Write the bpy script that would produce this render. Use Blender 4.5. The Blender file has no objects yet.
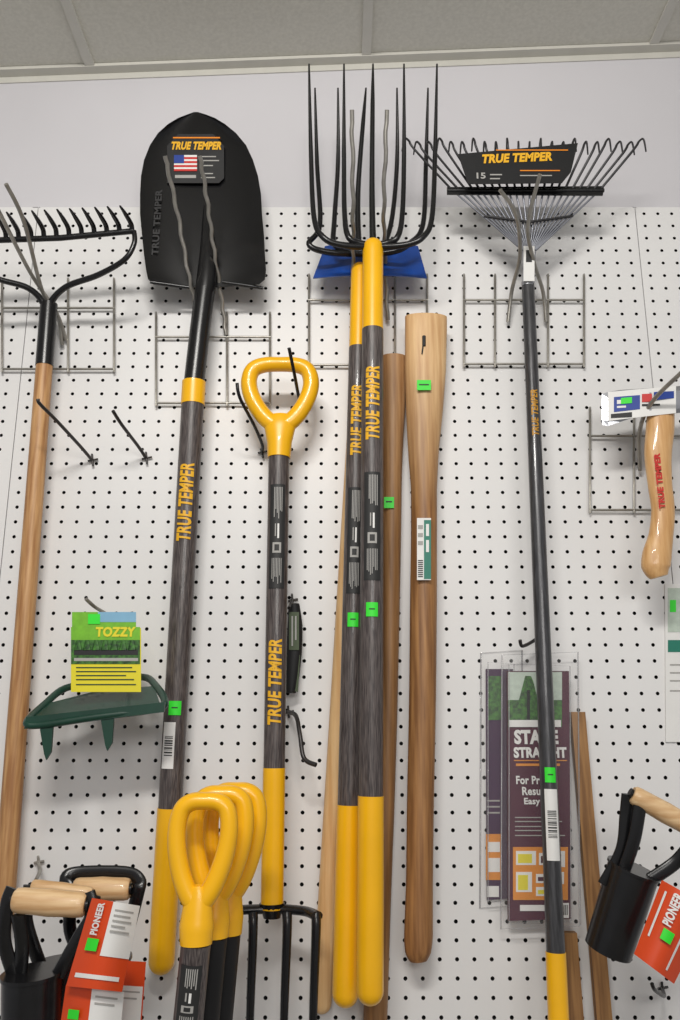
import bpy, math, random, bmesh
from mathutils import Vector
random.seed(3)
sc=bpy.context.scene
try:
    sc.view_settings.view_transform='Standard'
except Exception: pass
F=850.0; CAMZ=1.40; DIST=1.39; PITCH=math.atan(850/3210)
CP,SP=math.cos(PITCH),math.sin(PITCH)
CAM=Vector((0,-DIST,CAMZ))
# P: point on the plane parallel to the wall, d metres in front of it
def P(px,py,d=0.0):
    a=(px-340)/F; b=(510-py)/F
    dr=Vector((a, CP-b*SP, SP+b*CP))
    t=(DIST-d)/dr.y
    return CAM+dr*t
def S(px,py,d=0.0):
    b=(510-py)/F
    return (DIST-d)/(CP-b*SP)/F
def py_of(p):
    q=p-CAM
    zf=q.y*CP+q.z*SP; u=-q.y*SP+q.z*CP
    return 510-F*u/zf
# ---------------- materials
def mat(name,col,rough=0.5,metal=0.0,var=0.06,scale=30,bump=0.0,stretch=None,col2=None,alpha=1.0,coat=0.0,lo=0.35,hi=0.7,spec=0.5):
    m=bpy.data.materials.new(name); m.use_nodes=True
    nt=m.node_tree; b=nt.nodes['Principled BSDF']
    tc=nt.nodes.new('ShaderNodeTexCoord'); mp=nt.nodes.new('ShaderNodeMapping')
    nz=nt.nodes.new('ShaderNodeTexNoise'); nz.inputs['Scale'].default_value=scale; nz.inputs['Detail'].default_value=5
    if stretch: mp.inputs['Scale'].default_value=stretch
    nt.links.new(tc.outputs['Object'],mp.inputs[0]); nt.links.new(mp.outputs[0],nz.inputs['Vector'])
    rp=nt.nodes.new('ShaderNodeValToRGB')
    c2=col2 or tuple(max(0,c*(1-var)) for c in col)
    rp.color_ramp.elements[0].position=lo; rp.color_ramp.elements[0].color=(*c2,1)
    rp.color_ramp.elements[1].position=hi; rp.color_ramp.elements[1].color=(*col,1)
    nt.links.new(nz.outputs[0],rp.inputs[0]); nt.links.new(rp.outputs[0],b.inputs['Base Color'])
    b.inputs['Roughness'].default_value=rough; b.inputs['Metallic'].default_value=metal
    b.inputs['Alpha'].default_value=alpha; b.inputs['Specular IOR Level'].default_value=spec
    b.inputs['Coat Weight'].default_value=coat
    if bump:
        bp=nt.nodes.new('ShaderNodeBump'); bp.inputs['Strength'].default_value=bump; bp.inputs['Distance'].default_value=0.002
        nt.links.new(nz.outputs[0],bp.inputs['Height']); nt.links.new(bp.outputs[0],b.inputs['Normal'])
    return m
def rgb(r,g,b):
    f=lambda c:((c/255+0.055)/1.055)**2.4 if c>10 else c/255/12.92
    return (f(r),f(g),f(b))
M=dict(
 peg=mat('peg_white',rgb(230,229,228),0.40,var=0.07,scale=3),
 hole=mat('hole_shade',(0.005,0.005,0.005),0.9),  # shade inside the peg holes, painted as near-black colour
 wall=mat('wall_paint',rgb(210,208,212),0.6,var=0.08,scale=2,bump=0.02),
 ceil=mat('ceiling_tile',rgb(218,216,206),0.9,scale=150,bump=0.15,col2=rgb(208,206,196)),
 tbar=mat('tbar_paint',rgb(208,206,197),0.5,var=0.05),
 floor=mat('floor_vinyl',rgb(150,146,138),0.5,scale=8,var=0.2),
 blk=mat('black_steel',(0.009,0.009,0.010),0.27,0.0,var=0.3,scale=40,spec=.5),
 blade=mat('black_blade_enamel',(0.006,0.006,0.007),0.24,0.0,var=0.3,scale=14,spec=.5),
 emb=mat('blade_emboss',(0.020,0.020,0.021),0.5,spec=.4),
 blkp=mat('black_matte',(0.014,0.014,0.015),0.55,var=0.2,spec=.3),
 blks=mat('black_soft',(0.030,0.030,0.031),0.5,var=0.2,spec=.3),
 gry=mat('gray_wood',rgb(106,97,94),0.4,scale=10,stretch=(70,70,4.0),col2=rgb(52,45,45),coat=0.2,bump=0.08,lo=0.36,hi=0.7),
 gsteel=mat('gray_steel_tube',rgb(82,82,85),0.32,0.3,scale=9,stretch=(40,40,3),col2=rgb(58,58,60),coat=0.2),
 yel=mat('yellow_plastic',rgb(252,188,12),0.33,var=0.06,scale=20,coat=0.2),
 ytx=mat('yellow_print',rgb(236,178,30),0.5,var=0.02),
 ydim=mat('yellow_print_worn',rgb(206,148,32),0.5,var=0.3,scale=200),
 otx=mat('orange_print',rgb(240,140,20),0.5,var=0.02),
 wire=mat('zinc_wire',rgb(172,168,160),0.34,0.65,var=0.3,scale=60),
 wired=mat('dark_wire',rgb(74,71,70),0.38,0.7,var=0.3,scale=60),
 silver=mat('bright_steel',rgb(190,192,198),0.28,0.8,var=0.2,scale=30),
 tine=mat('tine_spring_steel',rgb(140,142,150),0.35,0.6,var=0.25,scale=40),
 tined=mat('tine_dark_steel',rgb(62,61,63),0.35,0.5,var=0.3,scale=40),
 ash=mat('ash_wood',rgb(208,162,110),0.5,scale=6,stretch=(26,26,1.6),col2=rgb(160,112,68),bump=0.08),
 pale=mat('pale_wood',rgb(236,200,148),0.5,scale=6,stretch=(22,22,1.2),col2=rgb(214,168,112),bump=0.06),
 turn=mat('turned_wood',rgb(234,202,156),0.42,scale=6,stretch=(2,24,24),col2=rgb(202,160,112),coat=0.2),
 brown=mat('brown_stake_wood',rgb(172,128,78),0.6,scale=6,stretch=(26,26,1.4),col2=rgb(124,86,48),bump=0.15),
 hatw=mat('hatchet_wood',rgb(226,182,126),0.42,scale=6,stretch=(24,24,2),col2=rgb(198,148,92),coat=0.3),
 green=mat('neon_sticker',rgb(52,228,50),0.5,var=0.05),
 white=mat('white_label',rgb(232,231,228),0.5,var=0.03),
 prn=mat('print_dark',(0.02,0.02,0.02),0.6),
 gtx=mat('print_gray',rgb(168,166,162),0.6,var=0.03),
 teal=mat('teal_print',rgb(20,120,100),0.5),
 blue=mat('blue_enamel',rgb(14,72,162),0.32,var=0.2,coat=0.3),
 dgrn=mat('dark_green_enamel',rgb(14,62,47),0.4,var=0.25,coat=0.2),
 mar=mat('maroon_card',rgb(78,16,46),0.45,var=0.12,spec=.3),
 mar2=mat('purple_card',rgb(62,24,66),0.45,var=0.12,spec=.3),
 ora=mat('orange_card',rgb(220,74,26),0.4,var=0.06),
 ora2=mat('amber_print',rgb(226,140,36),0.45,var=0.1),
 lime=mat('lime_print',rgb(120,190,40),0.5,var=0.2,scale=90),
 gard=mat('garden_print',rgb(70,130,44),0.5,scale=160,col2=rgb(22,60,20)),
 sky=mat('sky_print',rgb(130,180,210),0.5,var=0.1),
 mist=mat('misty_print',rgb(196,210,196),0.5,var=0.2,scale=90),
 ylw=mat('lemon_print',rgb(228,214,40),0.5,var=0.04),
 red=mat('red_print',rgb(200,40,34),0.5,var=0.03),
 bluep=mat('blue_print',rgb(28,62,150),0.5,var=0.1),
 clear=mat('clear_plastic',(0.75,0.75,0.75),0.10,alpha=0.08,spec=.6),
 clearrim=mat('clear_plastic_rim',(0.5,0.5,0.52),0.10,alpha=0.42,spec=.8),
 armyg=mat('army_green_plastic',rgb(62,78,44),0.5,var=0.15),
)
# pick handle finish: raw pale at the top, stained brown towards the bottom
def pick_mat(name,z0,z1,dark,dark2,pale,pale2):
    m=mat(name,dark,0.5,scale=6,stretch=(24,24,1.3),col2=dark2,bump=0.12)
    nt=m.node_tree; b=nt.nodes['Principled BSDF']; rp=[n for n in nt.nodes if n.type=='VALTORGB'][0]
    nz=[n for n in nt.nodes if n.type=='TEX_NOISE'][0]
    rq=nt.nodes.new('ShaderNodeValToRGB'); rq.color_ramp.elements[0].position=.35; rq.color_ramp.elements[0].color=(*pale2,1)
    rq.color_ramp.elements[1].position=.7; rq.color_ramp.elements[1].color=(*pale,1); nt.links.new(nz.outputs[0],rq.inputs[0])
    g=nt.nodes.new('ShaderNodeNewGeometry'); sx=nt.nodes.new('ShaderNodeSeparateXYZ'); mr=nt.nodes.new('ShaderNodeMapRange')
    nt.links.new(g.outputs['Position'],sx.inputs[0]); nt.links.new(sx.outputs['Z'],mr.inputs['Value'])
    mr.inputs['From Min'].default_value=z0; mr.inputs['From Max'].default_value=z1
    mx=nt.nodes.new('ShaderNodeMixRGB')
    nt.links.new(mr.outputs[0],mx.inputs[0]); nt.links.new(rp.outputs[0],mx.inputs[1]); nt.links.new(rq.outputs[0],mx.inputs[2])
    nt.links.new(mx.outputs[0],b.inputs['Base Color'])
    return m
# ---------------- mesh builder
def cat(pts,n=8,closed=False):
    pts=[Vector(p) for p in pts]; N=len(pts); out=[]
    rng=N if closed else N-1
    for i in range(rng):
        if closed: a,b,c,e=pts[(i-1)%N],pts[i],pts[(i+1)%N],pts[(i+2)%N]
        else: a,b,c,e=pts[max(i-1,0)],pts[i],pts[i+1],pts[min(i+2,N-1)]
        for k in range(n):
            t=k/n
            out.append(0.5*((2*b)+(c-a)*t+(2*a-5*b+4*c-e)*t*t+(3*b-a-3*c+e)*t**3))
    if not closed: out.append(pts[-1])
    return out
_tc={}
def tmesh(s,bold,shear):
    k=(s,bold,shear)
    if k in _tc: return _tc[k]
    cu=bpy.data.curves.new('t','FONT'); cu.body=s; cu.size=1; cu.offset=bold; cu.shear=shear; cu.resolution_u=3; cu.space_character=1.05
    o=bpy.data.objects.new('t',cu); sc.collection.objects.link(o)
    bpy.context.view_layer.update()
    dg=bpy.context.evaluated_depsgraph_get()
    me=o.evaluated_get(dg).to_mesh()
    bm=bmesh.new(); bm.from_mesh(me)
    bmesh.ops.triangulate(bm,faces=bm.faces[:])
    ys=[v.co.y for v in bm.verts]; lo,hi=min(ys),max(ys)
    for q in range(1,9):
        yy=lo+(hi-lo)*q/9+0.0007
        bmesh.ops.bisect_plane(bm,geom=bm.verts[:]+bm.edges[:]+bm.faces[:],plane_co=(0,yy,0),plane_no=(0,1,0))
    bm.verts.index_update()
    vs=[(v.co.x,v.co.y) for v in bm.verts]; fs=[[v.index for v in f.verts] for f in bm.faces]
    bm.free()
    bpy.data.objects.remove(o); bpy.data.curves.remove(cu)
    x0=min(v[0] for v in vs);x1=max(v[0] for v in vs);y0=min(v[1] for v in vs);y1=max(v[1] for v in vs)
    vs=[((x-x0)/(x1-x0)-.5,(y-y0)/(y1-y0)-.5) for x,y in vs]
    _tc[k]=(vs,fs); return _tc[k]
class MB:
    def __init__(s): s.v=[];s.f=[];s.m=[];s.sm=[];s.mats=[]
    def mi(s,m):
        m=M[m] if isinstance(m,str) else m
        if m not in s.mats: s.mats.append(m)
        return s.mats.index(m)
    def add(s,vs,fs,m,smooth=False):
        o=len(s.v); s.v+= [Vector(v) for v in vs]; k=s.mi(m)
        for f in fs: s.f.append([i+o for i in f]); s.m.append(k); s.sm.append(smooth)
        return s
    def tube(s,pts,rad,m,seg=12,ref=None,closed=False,cap=True):
        pts=[Vector(p) for p in pts]; N=len(pts)
        if not isinstance(rad,(list,)): rad=[rad]*N
        if len(rad)!=N:
            r0=rad; rad=[]
            for i in range(N):
                t=i/(N-1)*(len(r0)-1); k=min(int(t),len(r0)-2); w=t-k
                a,b=r0[k],r0[k+1]
                if isinstance(a,tuple): rad.append((a[0]*(1-w)+b[0]*w,a[1]*(1-w)+b[1]*w))
                else: rad.append(a*(1-w)+b*w)
        vs=[];prev=None
        for i,p in enumerate(pts):
            if closed: t=pts[(i+1)%N]-pts[i-1]
            else: t=pts[min(i+1,N-1)]-pts[max(i-1,0)]
            t.normalize()
            r=Vector(ref) if ref is not None else (prev if prev is not None else (Vector((0,-1,0)) if abs(t.y)<0.8 else Vector((0,0,1))))
            n=r-t*r.dot(t); n.normalize(); prev=n
            b=t.cross(n)
            R=rad[i]; rs,rd=(R if isinstance(R,tuple) else (R,R))
            for k in range(seg):
                a=2*math.pi*k/seg
                vs.append(p+b*(math.cos(a)*rs)+n*(math.sin(a)*rd))
        fs=[]
        for i in range(N if closed else N-1):
            j=(i+1)%N
            for k in range(seg):
                l=(k+1)%seg
                fs.append([i*seg+k,i*seg+l,j*seg+l,j*seg+k])
        s.add(vs,fs,m,True)
        if cap and not closed:
            s.add(vs[:seg],[list(range(seg))[::-1]],m); s.add(vs[-seg:],[list(range(seg))],m)
        return s
    def plate(s,out,th,m,back=None):
        out=[Vector(p) for p in out]; th=Vector(th) if not isinstance(th,(int,float)) else Vector((0,th,0))
        n=len(out); s.add(out,[list(range(n))],m); s.add([p+th for p in out],[list(range(n))[::-1]],back or m)
        s.add(out+[p+th for p in out],[[i,i+n,(i+1)%n+n,(i+1)%n] for i in range(n)],m); return s
    def sheet(s,rows,th,m):
        n=len(rows);k=len(rows[0]); th=Vector(th)
        vs=[p for r in rows for p in r]; q=[[i*k+j,i*k+j+1,(i+1)*k+j+1,(i+1)*k+j] for i in range(n-1) for j in range(k-1)]
        s.add(vs,q,m,True); s.add([v+th for v in vs],[f[::-1] for f in q],m,True)
        b=[j for j in range(k)]+[i*k+k-1 for i in range(1,n)]+[(n-1)*k+j for j in range(k-2,-1,-1)]+[i*k for i in range(n-2,0,-1)]
        B=[vs[i] for i in b]; L=len(B)
        s.add(B+[p+th for p in B],[[i,(i+1)%L,(i+1)%L+L,i+L] for i in range(L)],m); return s
    def text(s,t,c,u,v,w,h,m,R=None,lift=0.0008,bold=0.03,shear=0.0):
        vs,fs=tmesh(t,bold,shear); n=u.cross(v); o=[]
        for x,y in vs:
            yy=y*h; dz=0
            if R: dz=math.sqrt(max(R*R-yy*yy,0))
            o.append(c+u*(x*w)+v*yy+n*(dz+lift))
        s.add(o,fs,m); return s
def mkobj(name,mb,origin=None):
    me=bpy.data.meshes.new(name)
    lo=Vector([min(v[i] for v in mb.v) for i in range(3)]); hi=Vector([max(v[i] for v in mb.v) for i in range(3)])
    c=origin or (lo+hi)/2
    me.from_pydata([tuple(v-c) for v in mb.v],[],mb.f)
    for m in mb.mats: me.materials.append(m)
    me.polygons.foreach_set('material_index',mb.m); me.polygons.foreach_set('use_smooth',mb.sm); me.update()
    o=bpy.data.objects.new(name,me); o.location=c; sc.collection.objects.link(o); return o
def thing(name,label,category,loc,group=None):
    e=bpy.data.objects.new(name,None); e.empty_display_size=0.03; e.location=loc; sc.collection.objects.link(e)
    e['label']=label; e['category']=category
    if group: e['group']=group
    return e
def part(root,name,mb,label=None):
    o=mkobj(name,mb); o.parent=root
    o.location=o.location-Vector(root.location)
    if label: o['label']=label
    return o
def solo(name,mb,label,category,group=None):
    o=mkobj(name,mb); o['label']=label; o['category']=category
    if group: o['group']=group
    return o
def struct(name,mb):
    o=mkobj(name,mb); o['kind']='structure'; return o
X=Vector((1,0,0)); Z=Vector((0,0,1)); Y=Vector((0,1,0))
def box(mb,a,b,m):
    (x0,y0,z0),(x1,y1,z1)=a,b
    vs=[(x0,y0,z0),(x1,y0,z0),(x1,y1,z0),(x0,y1,z0),(x0,y0,z1),(x1,y0,z1),(x1,y1,z1),(x0,y1,z1)]
    mb.add(vs,[[0,3,2,1],[4,5,6,7],[0,1,5,4],[1,2,6,5],[2,3,7,6],[3,0,4,7]],m); return mb
# ---------------- shafts
class Shaft:
    def __init__(s,a,b):
        s.A=P(*a[:3]); s.B=P(*b[:3]); s.ra=a[3]/2*S(*a[:3]); s.rb=b[3]/2*S(*b[:3]); s.u=(s.A-s.B).normalized()
        n=Vector((0,-1,0)); s.n=(n-s.u*n.dot(s.u)).normalized(); s.v=s.n.cross(s.u)
    def t(s,py):
        lo,hi=-1.0,2.0
        for _ in range(40):
            m=(lo+hi)/2
            if py_of(s.A.lerp(s.B,m))<py: lo=m
            else: hi=m
        return (lo+hi)/2
    def at(s,py):
        t=s.t(py); return s.A.lerp(s.B,t), s.ra+(s.rb-s.ra)*t
    def seg(s,mb,y0,y1,m,k=1.0,round0=False,round1=False,sg=20):
        a,r0=s.at(y0); b,r1=s.at(y1); r0*=k; r1*=k; pts=[];rs=[]
        dr=(b-a).normalized()
        if round0:
            for q in range(6): th=math.pi/2*q/6; pts.append(a+dr*(r0*(1-math.cos(th)))); rs.append(max(r0*math.sin(th),r0*0.12))
        pts.append(a+dr*(r0 if round0 else 0)); rs.append(r0)
        nn=6
        for q in range(1,nn):
            tt=q/nn; pts.append(a.lerp(b,tt)); rs.append(r0+(r1-r0)*tt)
        pts.append(b-dr*(r1 if round1 else 0)); rs.append(r1)
        if round1:
            for q in range(5,-1,-1): th=math.pi/2*q/6; pts.append(b-dr*(r1*(1-math.cos(th)))); rs.append(max(r1*math.sin(th),r1*0.12))
        mb.tube(pts,rs,m,seg=sg); return mb
    def span(s,y0,y1):
        a,r0=s.at(y0); b,r1=s.at(y1); return (a+b)/2,(a-b).length,(r0+r1)/2
    def text(s,mb,t,y0,y1,hf,m,shear=0.15,bold=0.035,off=0,lift=0.0009):
        c,L,R=s.span(y0,y1); n=s.n
        vs,fs=tmesh(t,bold,shear); o=[]
        h=hf*2*R
        for x,y in vs:
            yy=y*h+off*R; o.append(c+s.u*(x*L)+s.v*yy+n*(math.sqrt(max(R*R-yy*yy,0))+lift))
        mb.add(o,fs,m)
    def lab(s,mb,y0,y1,hf,m,lift=0.0006,off=0.0):
        c,L,R=s.span(y0,y1); vs=[];K=8
        for i in range(K+1):
            yy=((-.5+i/K)*hf*2+off)*R
            z=math.sqrt(max(R*R-yy*yy,0))+lift
            vs+=[c-s.u*L/2+s.v*yy+s.n*z,c+s.u*L/2+s.v*yy+s.n*z]
        mb.add(vs,[[2*i,2*i+1,2*i+3,2*i+2] for i in range(K)],m,True)
def sticker(root,sh,py,hpx=13,hf=0.6,off=0.0):
    mb=MB(); sh.lab(mb,py-hpx/2,py+hpx/2,hf,'green',0.0012,off)
    sh.lab(mb,py-1,py+0.2,hf*0.5,'prn',0.0016,off)
    part(root,'price_sticker',mb,'small neon green price sticker')
def barcode(root,sh,y0,y1,hf=0.7,off=0):
    mb=MB(); sh.lab(mb,y0,y1,hf,'white',0.001,off)
    y=y0+(y1-y0)*0.3
    while y<y0+(y1-y0)*0.7:
        w=random.choice([0.6,1.0,1.5]); sh.lab(mb,y,y+w,hf*0.7,'prn',0.0014,off); y+=w+random.choice([0.8,1.5])
    part(root,'barcode_label',mb,'white barcode label')
def infolabel(root,sh,y0,y1):
    mb=MB(); sh.lab(mb,y0,y1,0.7,'prn',0.001)
    L=y1-y0
    for off in (-.42,-.28,-.14,0,.14,.28): sh.lab(mb,y0+3,y0+L*random.uniform(.24,.34),0.035,'gtx',0.0014,off)
    sh.lab(mb,y0+L*.38,y0+L*.52,0.08,'white',0.0014,-.12); sh.lab(mb,y0+L*.38,y0+L*.5,0.05,'gtx',0.0014,.15)
    sh.lab(mb,y0+L*.56,y0+L*.66,0.4,'gtx',0.0014)
    sh.lab(mb,y0+L*.58,y0+L*.64,0.22,'prn',0.0017)
    for off in (-.42,-.28,-.14,0,.14,.28,.42): sh.lab(mb,y0+L*.71,y1-4-random.uniform(0,9),0.03,'gtx',0.0014,off)
    part(root,'instruction_label',mb,'black label with white fine print')
def prong(mb,pts,m='wire',w=4.0,wavy=0.0):
    c=cat([P(*p) for p in pts],10)
    if wavy:
        N=len(c)
        for i in range(N): c[i]=c[i]+X*(wavy*math.sin(i*1.35))*(1 if 2<i<N-2 else 0)
    r=w/2*0.00155
    mb.tube(c,r,m,seg=8); return mb
# ================= SETTING
zt=P(340,213,0).z
xl=P(28,350,0).x; xr=P(632,213,0).x
G=0.0254; PH=0.0031
def pegpanel(name,x0,x1,z1,z0):
    mb=MB(); vs=[];f1=[];f2=[]
    w=x1-x0; nc=int(w/G+1e-6); mx=(w-nc*G)/2
    nr=int((z1-z0)/G); yf=-0.018; yb=-0.012
    ox=x0+mx; oz=z1-nr*G-0.001
    oct_=[(math.cos(math.pi/4*k),math.sin(math.pi/4*k)) for k in range(8)]
    sq=[(1,0),(1,1),(0,1),(-1,1),(-1,0),(-1,-1),(0,-1),(1,-1)]
    for r in range(nr):
        for c in range(nc):
            cx=ox+(c+.5)*G; cz=oz+(r+.5)*G; o=len(vs)
            vs+=[(cx+a*G/2,yf,cz+b*G/2) for a,b in sq]
            vs+=[(cx+a*PH,yf,cz+b*PH) for a,b in oct_]
            vs+=[(cx+a*PH,yb,cz+b*PH) for a,b in oct_]
            for k in range(8):
                l=(k+1)%8
                f1.append([o+k,o+l,o+8+l,o+8+k]); f2.append([o+8+k,o+8+l,o+16+l,o+16+k])
    mb.add(vs,f1,'peg'); 
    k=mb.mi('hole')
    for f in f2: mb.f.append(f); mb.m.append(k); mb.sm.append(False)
    if mx>1e-4:
        for a,b in ((x0,ox),(ox+nc*G,x1)):
            mb.add([(a,yf,z0),(b,yf,z0),(b,yf,z1),(a,yf,z1)],[[0,1,2,3]],'peg')
    mb.add([(x0,yf,z1-0.001),(x1,yf,z1-0.001),(x1,yf,z1),(x0,yf,z1)],[[0,1,2,3]],'peg')
    mb.add([(x0,yf,z1),(x1,yf,z1),(x1,-0.002,z1),(x0,-0.002,z1)],[[0,1,2,3]],'peg')
    for xx in (x0,x1): mb.add([(xx,yf,z0),(xx,yf,z1),(xx,-0.002,z1),(xx,-0.002,z0)],[[0,1,2,3]],'peg')
    mb.add([(x0,-0.010,z0),(x1,-0.010,z0),(x1,-0.010,z1-.002),(x0,-0.010,z1-.002)],[[0,1,2,3]],'hole')  # near-black sheet added behind the holes so they read as deep shade
    o=struct(name,mb); o['label']='white perforated pegboard panel'; return o
pegpanel('wall_panel_left',xl-0.30,xl-0.0015,zt,0.62)
pegpanel('wall_panel_center',xl,xr-0.0015,zt,0.62)
pegpanel('wall_panel_right',xr,xr+0.36,zt,0.62)
zl=P(0,78,0).z; zr=P(680,52,0).z; xL=P(0,78,0).x; xR=P(680,52,0).x
sl=(zr-zl)/(xR-xL); zc=(zl+zr)/2-sl*(xL+xR)/2
cz=lambda x: zc+sl*x
mb=MB(); box(mb,(-1.6,0,0),(1.6,0.1,zc+0.3),'wall'); struct('wall_back',mb)
mb=MB(); box(mb,(-1.6,-3.2,-0.05),(1.6,0.1,0),'floor'); struct('floor',mb)
def slab(mb,x0,x1,y0,y1,lo,hi,m):
    vs=[(x,y,cz(x)+z) for z in (lo,hi) for (x,y) in ((x0,y0),(x1,y0),(x1,y1),(x0,y1))]
    mb.add(vs,[[0,3,2,1],[4,5,6,7],[0,1,5,4],[1,2,6,5],[2,3,7,6],[3,0,4,7]],m)
mb=MB(); slab(mb,-1.6,1.6,-1.45,0,0.006,0.03,'ceil'); struct('ceiling',mb)
mb=MB(); slab(mb,-1.6,1.6,-0.022,-0.0005,-0.001,0.0055,'tbar'); struct('trim_1',mb)
mb=MB(); slab(mb,-1.6,1.6,-0.0025,-0.0003,-0.014,-0.001,'tbar'); struct('trim_2',mb)
i=3
for px in (94,366,651):
    x=P(px,62,0).x; mb=MB(); slab(mb,x-0.009,x+0.009,-1.45,-0.0225,0.0005,0.0055,'tbar'); struct('trim_%d'%i,mb); i+=1
mb=MB(); box(mb,(-1.6,-0.015,0),(1.6,-0.0005,0.1),'blkp'); struct('baseboard_back',mb)
# ================= BRACKETS
WB='wire tool brackets on the pegboard'
def bracket(x0,x1,ys,ytop,inner,prongs,label,wavy=0.0):
    r=thing('wire_bracket',label,'tool bracket',P((x0+x1)/2,ys[-1],0.022),WB)
    mb=MB(); d=0.027; rr=0.0021
    for y in ys: mb.tube([P(x0-1,y,d),P(x1+1,y,d)],rr,'wire',8)
    b=ys[-1]+3
    for x in [x0,x1]+inner:
        pts=[P(x,b,d),P(x,ytop,d)]+[P(x,ytop-2,d-0.006),P(x,ytop-3,0.012)]
        mb.tube(pts,rr,'wire',8)
    part(r,'frame',mb)
    for p in prongs:
        mb=MB(); prong(mb,p,'wire',4.4,wavy); part(r,'prong',mb,'bent steel hanging prong')
    return r
bracket(2,114,[308,369],281,[68],[[(62,345,.027),(58,318,.05),(42,290,.09),(24,222,.2),(6,184,.26)],[(66,340,.027),(56,312,.06),(30,272,.11),(-4,206,.24),(-14,190,.28)]],'zinc wire bracket holding the bow rake')
bracket(156,270,[337,403],315,[227],[[(204,340,.03),(198,310,.05),(189,276,.09),(178,215,.14),(165,156,.2)],[(226,335,.03),(222,302,.05),(214,250,.10),(207,200,.15),(200,156,.2)]],'zinc wire bracket holding the pointed shovel',0.0014)
bracket(309,427,[300,365],277,[395],[[(353,320,.03),(353,262,.1),(353,200,.19),(352,110,.26)],[(388,320,.03),(385,262,.08),(384,200,.19),(387,110,.26)]],'zinc wire bracket holding the manure forks',0.0013)
bracket(464,584,[300,364],277,[495,548],[[(508,322,.03),(512,290,.05),(520,255,.10),(516,215,.16),(500,190,.2)],[(546,322,.03),(543,292,.05),(534,262,.09),(528,225,.14),(540,174,.2)]],'zinc wire bracket holding the leaf rake')
bracket(590,700,[436,510],410,[634,690],[[(640,470,.03),(640,430,.09),(652,402,.14),(682,372,.2)]],'zinc wire bracket holding the hatchet')
# ================= PEG HOOKS
def peghook(pts,label,m='wired',w=3.6,base=True):
    r=thing('peg_hook',label,'hook',P(*pts[0]),'single peg hooks on the pegboard')
    mb=MB(); prong(mb,pts,m,w); part(r,'arm',mb)
    if base:
        x,y,d=pts[0]; mb=MB()
        mb.tube([P(x-4,y+1,.023),P(x+6,y-1,.023)],.0018,m,8); mb.tube([P(x,y-5,.024),P(x+1,y+6,.024)],.0018,m,8)
        mb.tube([P(x,y-5,.024),P(x,y-6,.012)],.0018,m,8)
        part(r,'back_clip',mb)
peghook([(92,460,.024),(80,446,.06),(56,420,.13),(40,404,.17),(38,399,.175)],'long empty steel peg hook')
peghook([(146,458,.024),(138,446,.05),(122,425,.11),(113,411,.14)],'long empty steel peg hook')
peghook([(262,452,.024),(262,444,.05),(254,425,.09),(240,398,.14),(237,383,.15)],'dark peg hook beside the yellow fork grip','blk')
peghook([(302,408,.024),(299,398,.08),(294,372,.13),(289,348,.16)],'dark peg hook through the yellow fork grip','blk')
peghook([(288,712,.024),(296,716,.06),(300,735,.08),(304,758,.09),(316,765,.10)],'dark curved peg hook under the folding saw','wired',4.5)
peghook([(116,622,.024),(108,615,.07),(95,607,.12),(86,599,.14)],'steel peg hook holding a carded tool','wire')
peghook([(543,630,.024),(540,636,.04),(530,643,.05),(522,646,.06),(520,640,.065)],'steel peg hook holding blister packs','wired')
peghook([(662,988,.024),(664,996,.06),(655,990,.1),(652,984,.11)],'small dark peg hook low on the board','blk')
peghook([(38,862,.024),(40,870,.05),(36,880,.08)],'small steel peg hook above the bulb planters','wire')
peghook([(292,600,.024),(291,604,.04),(289,608,.06)],'small peg hook holding the folding saw','wired')
# ================= SHOVEL
r=thing('pointed_shovel','black pointed digging shovel with gray and yellow long handle','shovel',P(161,970,.05))
rows_=[(112,194,198),(114.5,187,206),(118,178,215),(124,168,225),(133,158,236),(145,150,246),(160,144,253),(176,141,258),(194,140,261),(214,140,262),(235,142,264),(255,144,265),(270,146,266),(279,148,265),(284,153,259)]
rows=[]
for y,a,b in rows_:
    row=[]
    for k in range(17):
        u=-1+k/8; row.append(P((a+b)/2+u*(b-a)/2,y+(3*(1-u*u) if y>250 else 0),0.07+0.018*u*u*abs(u)*min(1,(b-a)/60)))
    rows.append(row)
mb=MB(); mb.sheet(rows,(0,0.002,0),'blade')
for a,b in ((150,193),(222,263)):
    mb.tube([P(a,282,.088),P((a+b)/2,285,.08),P(b,288,.075)],[.003,.0035,.003],'blk',8)
mb.text('TRUE TEMPER',P(157,222,.083),Z,-X,.13,.012,'emb',lift=0.0005)
part(r,'blade',mb,'black enamelled pointed blade')
mb=MB(); mb.tube([P(206,200,.066),P(207,225,.072),P(208,250,.08),P(207,272,.084),P(205,292,.082)],[(.004,.002),(.009,.008),(.014,.012),(.0165,.015),(.0175,.0165)],'blk',18,ref=(0,-1,0))
mb.tube([P(205,290,.082),P(200,330,.08),P(194,384,.078)],[.0172,.0172,.0172],'blk',18); part(r,'socket',mb,'black steel socket')
sh=Shaft((194,383,.078,23),(161,972,.05,25))
part(r,'collar',sh.seg(MB(),382,405,'yel',1.03),'yellow plastic collar')
mb=MB(); sh.seg(mb,405,810,'gry',.98); sh.text(mb,'TRUE TEMPER',466,543,.6,'ytx'); part(r,'handle',mb,'gray stained wooden handle')
part(r,'grip',sh.seg(MB(),808,975,'yel',1.05,round1=True),'yellow end grip')
sticker(r,sh,708,14,.5,-.1); barcode(r,sh,722,768,.5,.25)
mb=MB()
o=[(167,183),(167,146),(178,134),(213,134),(224,146),(224,178),(219,183)]
mb.plate([P(x,y,.077) for x,y in o][::-1],(0,.0008,0),'blks')
def T(mb,t,x,y,w,h,m,d,lift=0.001,**k):
    s=S(x,y,d); mb.text(t,P(x,y,d),k.pop('u',X),k.pop('v',Z),w*s,h*s,m,lift=lift,**k)
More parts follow.
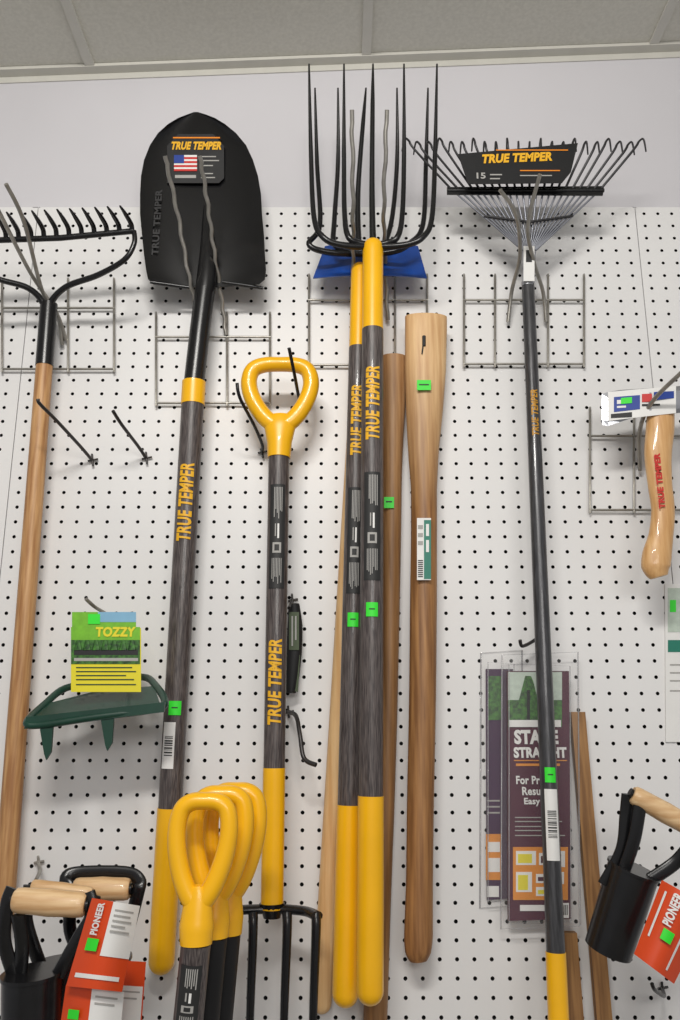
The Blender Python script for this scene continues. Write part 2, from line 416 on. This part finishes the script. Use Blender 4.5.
def Q(mb,x0,y0,x1,y1,m,d,lift=0.0008):
    mb.plate([P(x0,y1,d+lift),P(x1,y1,d+lift),P(x1,y0,d+lift),P(x0,y0,d+lift)],(0,.0004,0),m)
T(mb,'TRUE TEMPER',196.5,146,50,9.5,'ytx',.077,shear=.2,bold=.05)
Q(mb,173,137,220,138.3,'otx',.077)
Q(mb,174,155,197,171,'white',.077)
for i in range(4): Q(mb,174,157+i*4,197,159+i*4,'red',.077,.0013)
Q(mb,174,155,184,163,'bluep',.077,.0018)
Q(mb,175,175,196,178,'gtx',.077)
for y,w in ((156,15),(160,18),(165,12),(173,12),(177,14)): Q(mb,201,y,201+w,y+1.1,'gtx',.077)
part(r,'blade_label',mb,'black and orange cardboard label with flag')
# ================= BOW RAKE
r=thing('bow_rake','black steel bow rake with plain ash handle','rake',P(0,900,.05))
mb=MB(); mb.tube([P(-24,241,.15),P(60,238,.15),P(134,231,.15)],[.005,.005,.005],'blk',8)
part(r,'head_bar',mb)
for i in range(13):
    x=132-i*12.6; y=231+i*.7
    mb=MB(); mb.tube(cat([P(x,y,.15),P(x-1,y-7,.158),P(x-6,y-16,.18),P(x-12,y-25,.205)],5),[.0042,.0042,.0036,.0015],'blk',8)
    part(r,'tine',mb)
mb=MB(); mb.tube(cat([P(48,330,.075),P(50,305,.08),P(66,287,.10),(P(98,275,.125)),P(124,260,.145),P(134,244,.15),P(134,231,.15)],8),[.0075,.0055,.005,.0045,.004],'blk',10)
mb.tube(cat([P(47,330,.075),P(44,305,.08),P(28,288,.10),(P(-4,278,.125)),P(-24,262,.145),P(-28,241,.15)],8),[.0075,.0055,.005,.0045,.004],'blk',10)
part(r,'bow',mb,'curved black steel bow arms')
sh=Shaft((49,304,.075,16),(4,900,.05,22))
part(r,'ferrule',sh.seg(MB(),304,366,'blk',1.05),'black steel ferrule')
mb=MB(); sh.seg(mb,364,930,'ash',.98,round1=True); part(r,'handle',mb,'plain ash wood handle')
# ================= D GRIP
def dgrip(cx,y0,hw,h,d,rp,neck,skew=0,m='yel'):
    half=[(0,-.01),(.5,0),(.86,.07),(1,.24),(.93,.45),(.68,.68),(.33,.86)]
    n=half+[(0,.93)]+[(-a,b) for a,b in half[:0:-1]]
    pts=[P(cx+u*hw+skew*v,y0+v*h,d) for u,v in n]
    k=S(cx,y0,d); mb=MB()
    c=cat(pts,6,True); N=len(c); rad=[]
    for i in range(N):
        v=(c[0]-c[i]).length/ (h*k)
        rad.append((rp*k*(1.0+0.22*v),rp*k*1.15))
    mb.tube(c,rad,m,16,ref=(0,-1,0),closed=True)
    (nx,ny,nw)=neck
    a=(cx+skew*.72,y0+h*.76)
    mb.tube(cat([P(a[0],a[1],d),P(cx+skew*.88,y0+h*.9,d),P((cx+skew+nx)/2,(y0+h+ny)/2-2,d),P(nx,ny,d)],5),
            [(hw*.30*k,rp*k*.9),(hw*.52*k,rp*k*1.3),(nw*.58*k,nw*.52*k),(nw*.53*k,nw*.53*k)],m,20,ref=(0,-1,0))
    return mb
# ================= SPADING FORK
r=thing('spading_fork','spading fork with yellow D grip, gray shaft, black tines','garden fork',P(268,1060,.1))
part(r,'grip',dgrip(280,365,31,66,.10,7.2,(279,458,21)),'yellow plastic D grip')
sh=Shaft((279,456,.10,21),(272,908,.10,22))
mb=MB(); sh.seg(mb,456,770,'gry'); sh.text(mb,'TRUE TEMPER',640,725,.62,'ytx'); part(r,'shaft',mb,'gray stained wooden shaft')
part(r,'sleeve',sh.seg(MB(),768,909,'yel',1.04),'yellow lower sleeve')
infolabel(r,sh,487,590)
mb=MB(); mb.tube(cat([P(218,918,.13),P(232,911,.11),P(272,909,.10),P(304,911,.11),P(317,916,.13)],6),[(.0065,.010)]*3,'blk',10,ref=(0,-1,0))
mb.tube([P(272,903,.10),P(272,918,.10)],[.018,.012],'blk',14)
part(r,'fork_head',mb)
for x,x2 in ((219,214),(253,250),(287,284),(316,313)):
    mb=MB(); mb.tube(cat([P(x,913,.125),P(x,935,.13),P(x2,1020,.12),P(x2,1080,.10)],5),[.0068,.0064,.0055,.002],'blk',8); part(r,'tine',mb)
# ================= SPADES WITH D GRIPS, STANDING ON THE FLOOR
GD='spades with yellow D grips standing together'
for j,(dx,dy,d) in enumerate(((0,0,.36),(17,-7,.31),(31,-10,.265))):
    r=thing('garden_spade','spade with yellow D grip and '+('gray labelled handle' if j==0 else 'dark handle, leaning in a bundle'),'spade',P(185+dx,1080,d),GD)
    w=1-.04*j
    part(r,'grip',dgrip(205+dx,802+dy,26*w,110,d,8.4,(196+dx,944+dy,29*w),skew=-8),'yellow plastic D grip')
    sh=Shaft((196+dx,943+dy,d,30*w),(178+dx,1120,d-.02,31*w))
    A,ra=sh.at(943+dy); B=A+(sh.B-sh.A)*((A.z-.36)/(sh.A.z-sh.B.z))
    mb=MB(); mb.tube([A.lerp(B,q/8) for q in range(9)],ra,'gry' if j==0 else 'blkp',20); part(r,'handle',mb)
    bl=[]
    for q in range(7):
        v=q/6; hw=.088*(1-.05*v)*(1 if v<.7 else math.sqrt(max(.08,1-((v-.7)/.3)**2)))
        bl.append([Vector((B.x+hw*(-1+k/4),B.y-.012*abs(-1+k/4)**2+.004,.30*(1-v)+.003)) for k in range(9)])
    mb=MB(); mb.sheet(bl,(0,.002,0),'blade'); mb.tube([B+Vector((0,0,.06)),B-Vector((0,0,.10)),B-Vector((0,0,.18))],[.02,.015,.005],'blk',14); part(r,'blade',mb,'black steel spade blade')
    if j==0: infolabel(r,sh,960,1030)
# ================= HOE (blue)
r=thing('garden_hoe','garden hoe with blue enamelled head and pale wooden handle','hoe',P(322,1010,.04))
rows=[]
for j in range(6):
    v=j/5; a=325-12*v; b=418+9*v; rows.append([P(a+(b-a)*k/12,246+32*v-5*math.sin(math.pi*k/12)*(1-v)-3*math.sin(math.pi*k/12)*v,.05+.03*v+.012*math.sin(math.pi*k/12)) for k in range(13)])
mb=MB(); mb.sheet(rows,(0,.003,0),'blue'); part(r,'head',mb,'blue enamelled steel head')
sh=Shaft((366,262,.045,17),(321,1014,.035,20))
part(r,'handle',sh.seg(MB(),262,1014,'pale',round1=True),'pale wooden handle')
# ================= MANURE FORKS
GF='manure forks hanging together'
def mfork(cx,by,tips,ty,d,sy,ey,yy,a,b,lab,tx,inf,st):
    r=thing('manure_fork',lab,'manure fork',P(b[0],b[1],b[2]),GF)
    for i,x in enumerate(tips):
        mb=MB(); q=i-2; s_=1 if q>0 else -1
        if q==0: pts=[(cx,by,d),(cx-1,by-60,d),(x,ty,d+.02)]
        elif abs(q)==1: pts=[(cx,by,d),(cx+q*14,by-2,d+.005),(cx+q*25,by-9,d+.01),((cx+q*28+x)/2,by-34,d),(x,by-90,d),(x,ty,d+.03)]
        else: pts=[(cx,by+2,d),(cx+s_*32,by,d+.012),(cx+s_*50,by-8,d+.018),(x-s_*5,by-28,d+.01),(x-s_*2,by-90,d+.005),(x,ty,d+.03)]
        mb.tube(cat([P(*p) for p in pts],8),[.0058,.0054,.005,.0044,.004,.0015],'blk',10)
        part(r,'tine',mb)
    sh=Shaft(a,b)
    mb=MB(); sh.seg(mb,sy,ey,'yel',.98,round0=True); part(r,'socket_sleeve',mb,'yellow plastic socket sleeve')
    mb=MB(); sh.seg(mb,ey,yy,'gry'); sh.text(mb,'TRUE TEMPER',tx[0],tx[1],.62,'ytx'); part(r,'handle',mb,'gray stained wooden handle')
    part(r,'grip',sh.seg(MB(),yy,b[1],'yel',1.06,round1=True),'yellow end grip')
    infolabel(r,sh,*inf); sticker(r,sh,st,14,.5)
mfork(359,252,[315,338,366,397,428],88,.095,263,348,805,(360,263,.10,18),(345,1008,.095,25),'manure fork with gray and yellow handle, tucked behind another',(388,458),(490,595),621)
mfork(373,245,[309,344,373,404,437],64,.14,239,330,796,(373,239,.14,21),(370,1006,.135,26),'manure fork with gray and yellow handle, hung over another',(370,443),(475,582),611)
# ================= PICK HANDLES
def pick(name,lab,prof,d,m):
    r=thing(name,lab,'tool handle',P((prof[-1][1]+prof[-1][2])/2,prof[-1][0],d),'replacement pick handles')
    pts=[];rad=[]
    for y,a,b,k in prof:
        pts.append(P((a+b)/2,y,d)); s=S(0,y,d); rad.append(((b-a)/2*s,k*s))
    pp=cat(pts,4); mb=MB(); mb.tube(pp,rad,m,24,ref=(0,-1,0)); part(r,'shaft',mb); return r
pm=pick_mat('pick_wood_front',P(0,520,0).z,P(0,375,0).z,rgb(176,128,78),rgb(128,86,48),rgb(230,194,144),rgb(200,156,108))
pm2=pick_mat('pick_wood_back',P(0,560,0).z,P(0,360,0).z,rgb(168,124,78),rgb(126,88,50),rgb(192,150,104),rgb(156,114,72))
prof=[(317,405,447,9),(330,405,447,10),(370,405,446,11),(410,406,443,11),(450,408,439,11),(490,411,437,12),(540,411,437,12),(600,410,437,12),(700,409,436,12),(800,407,434,12),(880,406,433,13),(935,404,433,13),(952,405,431,12),(961,410,427,8)]
r=pick('pick_handle','unfinished wooden pick handle, pale flat top, brown shaft',prof,.06,pm)
mb=MB(); mb.tube([P(424,336,.079),P(424,346,.0785)],.003,'prn',8); mb.tube([P(424,337,.08),P(422,354,.079)],.0012,'prn',6); part(r,'nail_hole',mb,'dark nail hole at the top')
mb=MB(); Q(mb,417,380,431,390,'green',.0835); Q(mb,419,384,429,385.2,'prn',.0835,.0013); part(r,'price_sticker',mb,'small neon green price sticker')
mb=MB(); Q(mb,417,518,431,580,'white',.085)
Q(mb,424,520,431,579,'teal',.085,.0012); 
for i in range(9): Q(mb,418,560+i*2,423,560+i*2+1.1,'prn',.085,.0012)
for y in (525,533,541): Q(mb,418,y,423,y+4,'gtx',.085,.0013)
for y in (524,540): Q(mb,426,y,429,y+12,'white',.085,.0016)
part(r,'paper_label',mb,'white and teal paper label')
prof=[(357,381,406,9),(366,380,407,9),(410,381,405,10),(470,382,402,11),(540,382,401,11),(640,380,399,11),(760,377,396,11),(900,370,391,12),(1000,364,388,12),(1050,362,386,12)]
r=pick('pick_handle','wooden pick handle half hidden behind the forks',prof,.038,pm2)
mb=MB(); Q(mb,384,497,394,508,'green',.0585); Q(mb,386,501,392,502.3,'prn',.0585,.0013); part(r,'price_sticker',mb,'small neon green price sticker')
# ================= LEAF RAKE
r=thing('leaf_rake','spring-tine leaf rake with gray steel handle and yellow grip','rake',P(560,1060,.06))
sh=Shaft((528,284,.08,12.5),(561,1080,.135,20))
mb=MB(); sh.seg(mb,282,954,'gsteel'); sh.text(mb,'TRUE TEMPER',392,438,.5,'ydim',lift=.0006); part(r,'handle',mb,'gray coated steel handle')
part(r,'grip',sh.seg(MB(),952,1080,'yel',1.08),'yellow end grip')
sticker(r,sh,775,15,.62); barcode(r,sh,789,860,.72)
mb=MB(); mb.tube([P(529,240,.088),P(529,262,.086),P(528,286,.082)],[(.014,.005),(.011,.006),(.010,.0095)],'silver',14,ref=(0,-1,0))
Q(mb,523.5,246,534.5,281,'white',.094); Q(mb,526,250,532,262,'prn',.094,.0012); part(r,'ferrule',mb,'bright steel ferrule with white label')
N=22
for i in range(N):
    u=-1+2*i/(N-1); jit=4*abs(math.sin(i*2.1))
    b0=(529+u*7,250,.09); b1=(526+u*74,190,.11); tp=(524+u*109,150+jit,.135)
    mb=MB()
    mb.tube([P(*b0),P(528+u*38,222,.10),P(*b1)],.0018,'tine',6)
    mb.tube(cat([P(*b1),P(*tp),P(524+u*115,141+jit,.137),P(524+u*119.5,139+jit,.132),P(524+u*122,151+jit,.10)],5),[.0022,.0022,.0020,.0018,.0014],'tined',6)
    part(r,'tine',mb)
mb=MB(); mb.plate([P(447,194,.113),P(603,195,.113),P(604,186,.113),P(447,187,.113)],(0,.003,0),'blk')
mb.tube([P(447,190.5,.112),P(604,190.5,.112)],.0035,'blk',8)
mb.tube([P(484,216,.104),P(529,222,.106),P(573,216,.104)],.0022,'tined',8)
part(r,'cross_bar',mb,'black steel cross bar')
mb=MB(); D=.142
mb.plate([P(x,y,D) for x,y in ((458,154),(578,143),(571,172),(562,183),(468,184))][::-1],(0,.001,0),'blkp')
T(mb,'TRUE TEMPER',517,158,70,10.5,'ytx',D,shear=.2,bold=.05,u=Vector((1,0,.045)).normalized()); Q(mb,496,149.5,568,150.5,'otx',D)
T(mb,'15',481,176,9,7,'gtx',D); Q(mb,490,174,502,175.2,'gtx',D); Q(mb,490,178,500,179.2,'gtx',D)
Q(mb,520,170,560,171,'otx',D); Q(mb,520,175,552,176,'gtx',D)
part(r,'head_label',mb,'black cardboard label with orange lettering')
# ================= HATCHET
r=thing('hatchet','small hatchet with curved wooden handle and steel head','hatchet',P(658,575,.1))
mb=MB(); D=.115
rows=[]
for x,t0,t1,th in ((602,394,425,.001),(608,392,426,.004),(620,390,422,.008),(635,389,417,.012),(650,388,415,.015),(668,387,414,.016),(690,385,412,.016)):
    s=[];n=7
    for k in range(n): s.append(P(x,t0+(t1-t0)*k/(n-1),D+th*(1 if 0<k<n-1 else .6)))
    for k in range(n-1,-1,-1): s.append(P(x,t0+(t1-t0)*k/(n-1),D-th*(1 if 0<k<n-1 else .6)))
    rows.append(s+[s[0]])
vs=[p for rr in rows for p in rr];k=len(rows[0])
mb.add(vs,[[i*k+j,(i+1)*k+j,(i+1)*k+j+1,i*k+j+1] for i in range(len(rows)-1) for j in range(k-1)],'silver')
mb.add(rows[0][:-1],[list(range(k-1))],'silver'); mb.add(rows[-1][:-1],[list(range(k-1))],'silver')
part(r,'head',mb,'bright steel hatchet head')
pts=[(661,404,26),(660,430,28),(658,455,27),(660,485,24),(663,510,23),(661,535,24),(657,555,29),(656,567,29),(659,577,18)]
mb=MB(); mb.tube(cat([P(x,y,D) for x,y,w in pts],5),[(w/2*S(x,y,D),w*.36*S(x,y,D)) for x,y,w in pts],'hatw',20,ref=(0,-1,0))
mb.text('TRUE TEMPER',P(659,481,D+.0135),Z,-X,.09,.010,'red',lift=.0024,bold=.05)
part(r,'handle',mb,'varnished curved wooden handle')
mb=MB()
def wr(x0,x1,a0,a1,b0,b1,m,l):
    dd=lambda x:D+.004+.0125*min(1,max(0,(x-604)/52))
    mb.plate([P(x0,a1,dd(x0)+l),P(x1,b1,dd(x1)+l),P(x1,b0,dd(x1)+l),P(x0,a0,dd(x0)+l)],(0,.0005,0),m)
wr(608,640,392,421,389,417,'white',.0012); wr(640,676,389,417,386,413,'white',.0012)
wr(614,640,397,412,395,409,'bluep',.0020); wr(617,630,400,404,399.5,403,'white',.0026); wr(617,626,406,408,405.5,407.5,'white',.0026)
wr(642,652,394,402,393.5,401.5,'red',.0020); wr(642,660,404,406,403.6,405.4,'prn',.0020); wr(654,674,392,400,391,398,'bluep',.0020)
wr(611,632,414,418,412,417,'prn',.0020); wr(621,632,398,404,397,403,'green',.0030); part(r,'head_label',mb,'white and blue label wrapped round the head')
# ================= BLISTER PACKS
def pack(x0,y0,x1,y1,d,ci,front):
    r=thing('blister_pack','maroon carded plant strap in clear blister'+(', facing outwards' if front else ', tucked behind another pack'),'blister pack',P((x0+x1)/2,y1,d),'blister packs on one hook')
    mb=MB(); mb.plate([P(x0+3,y1-5,d),P(x1-5,y1-7,d),P(x1-7,y0+15,d),P(x0+2,y0+15,d)],(0,.004,0),ci)
    if front:
        e=d+.0004
        Q(mb,508,672,562,727,'mist',e); Q(mb,508,700,562,727,'gard',e,.001); Q(mb,509,720,561,727,'white',e,.0014); Q(mb,527,690,530,720,'blkp',e,.0014)
        mb.tube([P(528,704,e),P(528,676,e)],[(.030,.001),(.008,.001)],'gard',12,ref=(0,-1,0))
        T(mb,'STAKE',536,737,44,14,'white',e,bold=.05); T(mb,'STRAIGHT',540,752.5,53,10.5,'white',e,bold=.05)
        Q(mb,514,760,567,761,'ora2',e); Q(mb,516,763.5,560,766,'ora2',e)
        for i,t in enumerate(('For Protec','Results','Easy T')): T(mb,t,536,780+i*11,[40,28,24][i],8,'white',e)
        for y in (817,821,826,830,835): Q(mb,515,y,515+random.randint(28,50),y+1,'gtx',e)
        Q(mb,513,847,568,900,'ora2',e)
        for x,y,a,b in ((516,851,20,14),(539,853,11,12),(553,851,12,16),(516,872,16,20),(536,874,14,9),(536,887,22,9),(554,872,10,12)):
            Q(mb,x,y,x+a,y+b,'white',e,.0012); Q(mb,x+2,y+3,x+a-4,y+b-2,'ylw' if a>14 else 'mar',e,.0016)
        Q(mb,520,905,546,911,'white',e); Q(mb,559,903,569,918,'white',e)
        for k in range(5): Q(mb,560.5+k*1.6,905,561.3+k*1.6,915,'prn',e,.0012)
    else:
        Q(mb,486,834,501,880,'ora2',d); Q(mb,488,842,500,852,'white',d,.0012); Q(mb,488,858,500,872,'white',d,.0012)
        Q(mb,488,676,501,720,'gard',d)
        for y in (800,806,812): Q(mb,487,y,500,y+1.5,'gtx',d)
        Q(mb,487,886,499,897,'white',d)
    part(r,'printed_card',mb)
    mb=MB(); f=d+.013
    fr=[P(x0+4,y1-3,f),P(x1-5,y1-5,f),P(x1-6,y0+10,f),P(x0+4,y0+8,f)]
    bk=[P(x0-4,y1+3,d-.004),P(x1+4,y1,d-.004),P(x1+2,y0-4,d-.004),P(x0-3,y0-1,d-.004)]
    mb.add(fr+bk,[[0,1,2,3],[0,4,5,1],[1,5,6,2],[2,6,7,3],[3,7,4,0]],'clear')
    mb.tube(bk,.0013,'clearrim',6,closed=True,ref=(0,-1,0)); mb.tube(fr,.0009,'clearrim',6,closed=True,ref=(0,-1,0))
    part(r,'clear_shell',mb,'clear plastic blister shell')
pack(484,654,520,905,.024,'mar2',False)
pack(505,656,576,926,.044,'mar',True)
# ================= STAKES (standing on the floor, leaning on the board)
def stake(x0,y0,x1,y1,w0,w1,d,lab):
    a,b=P(x0,y0,d),P(x1,y1,d); r0=w0/2*S(x0,y0,d); mb=MB()
    b=a+(b-a)*(a.z/(a.z-b.z)); b.y-=.03
    vs=[]
    for p,rr in ((a,r0),(b,r0)):
        for sx,sy in ((-1,-1),(1,-1),(1,1),(-1,1)): vs.append(p+Vector((sx*rr*1.08,sy*min(rr*.7,.008),0)))
    mb.add(vs,[[0,1,2,3],[4,7,6,5],[0,4,5,1],[1,5,6,2],[2,6,7,3],[3,7,4,0]],'brown')
    solo('wooden_stake',mb,lab,'wooden stake','brown wooden stakes against the pegboard')
stake(577,712,605,1060,13,20,.030,'square brown wooden stake beside the blister packs')
stake(567,932,576,1060,16,18,.030,'square brown wooden stake behind the rake handle')
# ================= GREEN FOOT TOOL WITH CARD
r=thing('foot_scraper','dark green steel yard tool with two spikes','yard tool',P(95,760,.12))
mb=MB()
lp=[(27,722,.16),(45,704,.11),(66,688,.07),(100,683,.06),(142,677,.06),(156,686,.10),(165,703,.15),(150,710,.16),(95,717,.165),(40,725,.165)]
mb.tube(cat([P(*p) for p in lp],5,True),.0055,'dgrn',10,closed=True,ref=(0,0,1))
mb.plate([P(45,706,.11),P(30,722,.155),P(95,716,.16),P(160,706,.155),P(154,688,.10),P(100,692,.08)],(0,0,.003),'dgrn')
mb.plate([P(24,729,.168),P(164,712,.168),P(165,702,.168),P(26,717,.168)],(0,.004,0),'dgrn')
part(r,'frame',mb)
for x,y in ((46,760),(107,751)):
    mb=MB(); mb.plate([P(x-7,y-36,.166),P(x-2,y-6,.166),P(x,y,.166),P(x+5,y-8,.166),P(x+7,y-37,.166)],(0,.005,0),'dgrn'); part(r,'spike',mb)
mb=MB(); D=.15
Q(mb,71,628,141,692,'ylw',D,0); Q(mb,72,612,136,630,'lime',D,.0002); Q(mb,98,612,136,622,'sky',D,.0006)
Q(mb,71,634,140,664,'gard',D); Q(mb,71,627,140,640,'lime',D,.001); Q(mb,74,650,138,655,'blks',D,.0012); Q(mb,74,658,138,661,'gtx',D,.0012)
T(mb,'TOZZY',116,632,40,10,'ylw',D,lift=.0022,bold=.05)
for x in range(78,136,9): mb.tube([P(x,650,D+.002),P(x,640,D+.002)],[(.006,.0004),(.002,.0004)],'gard',8,ref=(0,-1,0))
for y,w in ((667,56),(671,60),(675,50),(679,58),(684,60)): Q(mb,76,y,76+w,y+1.1,'dgrn',D)
Q(mb,88,614,100,624,'green',D,.0016)
part(r,'header_card',mb,'printed garden picture header card')
# ================= FOLDING SAW
r=thing('folding_saw','small green and black folding pruning saw','folding saw',P(292,693,.05))
mb=MB(); pts=[(294,604,.04,10),(295,625,.04,14),(294,650,.04,15),(292,675,.04,14),(291,693,.04,9)]
mb.tube(cat([P(*p[:3]) for p in pts],5),[(p[3]/2*.0017,.008) for p in pts],'blkp',14,ref=(0,-1,0)); part(r,'handle',mb,'black handle')
mb=MB(); Q(mb,289,612,299,650,'armyg',.0485); Q(mb,291.5,616,293,646,'gtx',.0495); Q(mb,295,616,296.5,640,'gtx',.0495); part(r,'label_plate',mb,'army green plate')
mb=MB(); mb.plate([P(287,655,.045),P(290,690,.045),P(298,692,.045),P(300,655,.045)],(0,.002,0),'armyg'); part(r,'blade_guard',mb)
# ================= BULB PLANTERS
GP='bulb planters with turned wooden handles'
def planter(lab,h0,h1,hw,arms,barrel,d):
    r=thing('bulb_planter',lab,'bulb planter',P(barrel[1][0],barrel[1][1],d),GP)
    a,b=P(*h0),P(*h1); rr=hw/2*S(h0[0],h0[1],h0[2]); mb=MB()
    pts=[a.lerp(b,t) for t in (0,.03,.1,.3,.5,.7,.9,.97,1)]
    mb.tube(pts,[rr*.75,rr*.92,rr*.98,rr,rr*1.06,rr,rr*.98,rr*.92,rr*.75],'turn',18); part(r,'handle',mb,'turned pale wood handle')
    mb=MB()
    for p in arms: mb.tube(cat([P(*q) for q in p],6),[(.0085,.003)]*3,'blk',10,ref=(0,-1,0))
    mb.tube([a.lerp(b,-.04),a.lerp(b,0)],rr*.5,'blk',10); mb.tube([a.lerp(b,1),a.lerp(b,1.04)],rr*.5,'blk',10)
    part(r,'frame',mb,'black bent steel frame')
    (p0,p1,w0,w1)=barrel; s=S(p0[0],p0[1],p0[2]); A,B=P(*p0),P(*p1)
    mb=MB(); mb.tube([A,A.lerp(B,.5),B],[w0/2*s,(w0+w1)/4*s,w1/2*s],'blk',28,cap=False)
    mb.tube([B,A.lerp(B,.5),A],[w1/2*s*.95,(w0+w1)/4*s*.95,w0/2*s*.95],'blkp',28,cap=False)
    mb.tube([A,A.lerp(B,.03)],w0/2*s*1.05,'blk',28)
    part(r,'barrel',mb,'black steel planter barrel')
    return r
def tag(r,quad,dd,strips,st=None,texts=()):
    def q(u,v,l=0):
        tl,tr,br,bl=quad
        x=(tl[0]*(1-u)+tr[0]*u)*(1-v)+(bl[0]*(1-u)+br[0]*u)*v; y=(tl[1]*(1-u)+tr[1]*u)*(1-v)+(bl[1]*(1-u)+br[1]*u)*v
        return P(x,y,dd+.02*math.sin(math.pi*u)+l)
    mb=MB()
    def patch(u0,u1,v0,v1,m,l):
        rows=[[q(u0+(u1-u0)*k/8,v,l) for k in range(9)] for v in (v1,v0)]
        mb.sheet(rows,(0,.0004,0),m)
    patch(0,1,0,1,'ora',0)
    for i,s in enumerate(strips): patch(*s,.0010+.0003*i)
    if st: patch(*st,'green',.0045)
    for (t,u,v0,v1,w,m) in texts:
        vs,fs=tmesh(t,.04,0); mb.add([q(u+w*(-y),(v0+v1)/2-(v1-v0)*x,.0040) for x,y in vs],fs,m)
    part(r,'paper_tag',mb,'orange and white printed paper tag')
r=planter('bulb planter with wooden handle, partly hidden by tags',(74,889,.22),(130,889,.22),22,[[(70,890,.22),(66,878,.215),(80,873,.21),(125,873,.21),(139,880,.215),(138,892,.22),(128,930,.2),(118,960,.2)],[(72,890,.22),(70,930,.2),(84,960,.2)]],((102,958,.2),(104,1080,.19),56,52),.2)
tag(r,((82,958),(146,962),(140,1045),(70,1040)),.25,[(.62,.98,.3,.9,'white'),(.66,.94,.36,.38,'gtx'),(.66,.9,.44,.46,'gtx')],(.46,.58,.25,.34))
r=planter('bulb planter with thin wooden handle, behind another',(32,886,.26),(92,894,.26),14,[[(30,886,.26),(26,920,.25),(40,965,.24)],[(94,896,.26),(90,930,.25),(76,965,.24)]],((58,962,.24),(58,1080,.23),48,44),.24)
r=planter('bulb planter with wooden handle and orange tag',(14,900,.32),(86,905,.32),25,[[(13,888,.32),(7,905,.32),(4,940,.31),(14,975,.3)],[(18,915,.325),(22,945,.31),(20,975,.3)],[(88,892,.32),(92,915,.32),(78,940,.31),(58,975,.3)]],((32,972,.3),(30,1090,.29),58,54),.3)
tag(r,((92,898),(140,906),(122,992),(66,986)),.345,[(.45,1,.0,.62,'white'),(.1,.9,.84,.89,'white'),(.52,.9,.08,.1,'gtx'),(.52,.86,.14,.16,'gtx'),(.52,.9,.2,.22,'gtx'),(.52,.8,.26,.28,'gtx'),(.52,.9,.32,.34,'gtx')],(.14,.36,.44,.58),[('PIONEER',.22,.03,.4,.14,'white')])
tag(r,((66,985),(124,992),(118,1060),(56,1054)),.33,[(.45,1,.0,.8,'white'),(.52,.9,.1,.13,'gtx'),(.52,.86,.2,.23,'gtx')],(.1,.28,.34,.48))
r=planter('tilted bulb planter with wooden handle and orange tag',(632,794,.24),(700,832,.24),20,[[(628,794,.24),(626,815,.235),(622,850,.23),(604,885,.22)],[(640,806,.245),(634,840,.24),(622,875,.23)],[(694,840,.24),(676,862,.23),(650,880,.23)]],((634,868,.22),(608,950,.2),50,46),.22)
tag(r,((662,880),(712,908),(674,984),(634,954)),.26,[(.72,.76,.08,.92,'white'),(.12,.16,.1,.7,'white')],(.36,.6,.50,.64),[('PIONEER',.38,.04,.46,.2,'white')])
# ================= EDGE CARD
mb=MB(); D=.0215
mb.plate([P(666,742,D),P(722,742,D),P(718,584,D),P(665,584,D)],(0,.003,0),'white')
Q(mb,668,588,700,632,'mist',D); Q(mb,670,600,676,612,'green',D,.0014); Q(mb,668,640,700,652,'teal',D)
for y in (664,672,680,690): Q(mb,670,y,700,y+1.4,'gtx',D)
solo('carded_item',mb,'white and green printed packaging card hanging on pegboard','packaging card')
# ================= LIGHTS
def area(name,loc,rot,sx,sy,e,col=(1,1,1)):
    l=bpy.data.lights.new(name,'AREA'); l.shape='RECTANGLE'; l.size=sx; l.size_y=sy; l.energy=e; l.color=col
    o=bpy.data.objects.new(name,l); o.location=loc; o.rotation_euler=rot; sc.collection.objects.link(o); return o
area('fluorescent_fixture',(-0.2,-1.75,2.62),(math.radians(50),0,0),0.7,.14,22,(1,.97,.92))
area('fluorescent_fixture',(0.4,-2.9,2.1),(math.radians(70),0,0),1.4,.5,18,(1,.97,.93))
w=bpy.data.worlds.new('World'); sc.world=w; w.use_nodes=True
w.node_tree.nodes['Background'].inputs[0].default_value=(.98,.98,1,1); w.node_tree.nodes['Background'].inputs[1].default_value=0.30
cd=bpy.data.cameras.new('camera'); cd.sensor_width=36; cd.lens=F*36/1020; cd.clip_start=.01
co=bpy.data.objects.new('camera',cd); co.location=CAM; co.rotation_euler=(math.pi/2+PITCH,0,0); sc.collection.objects.link(co); sc.camera=co
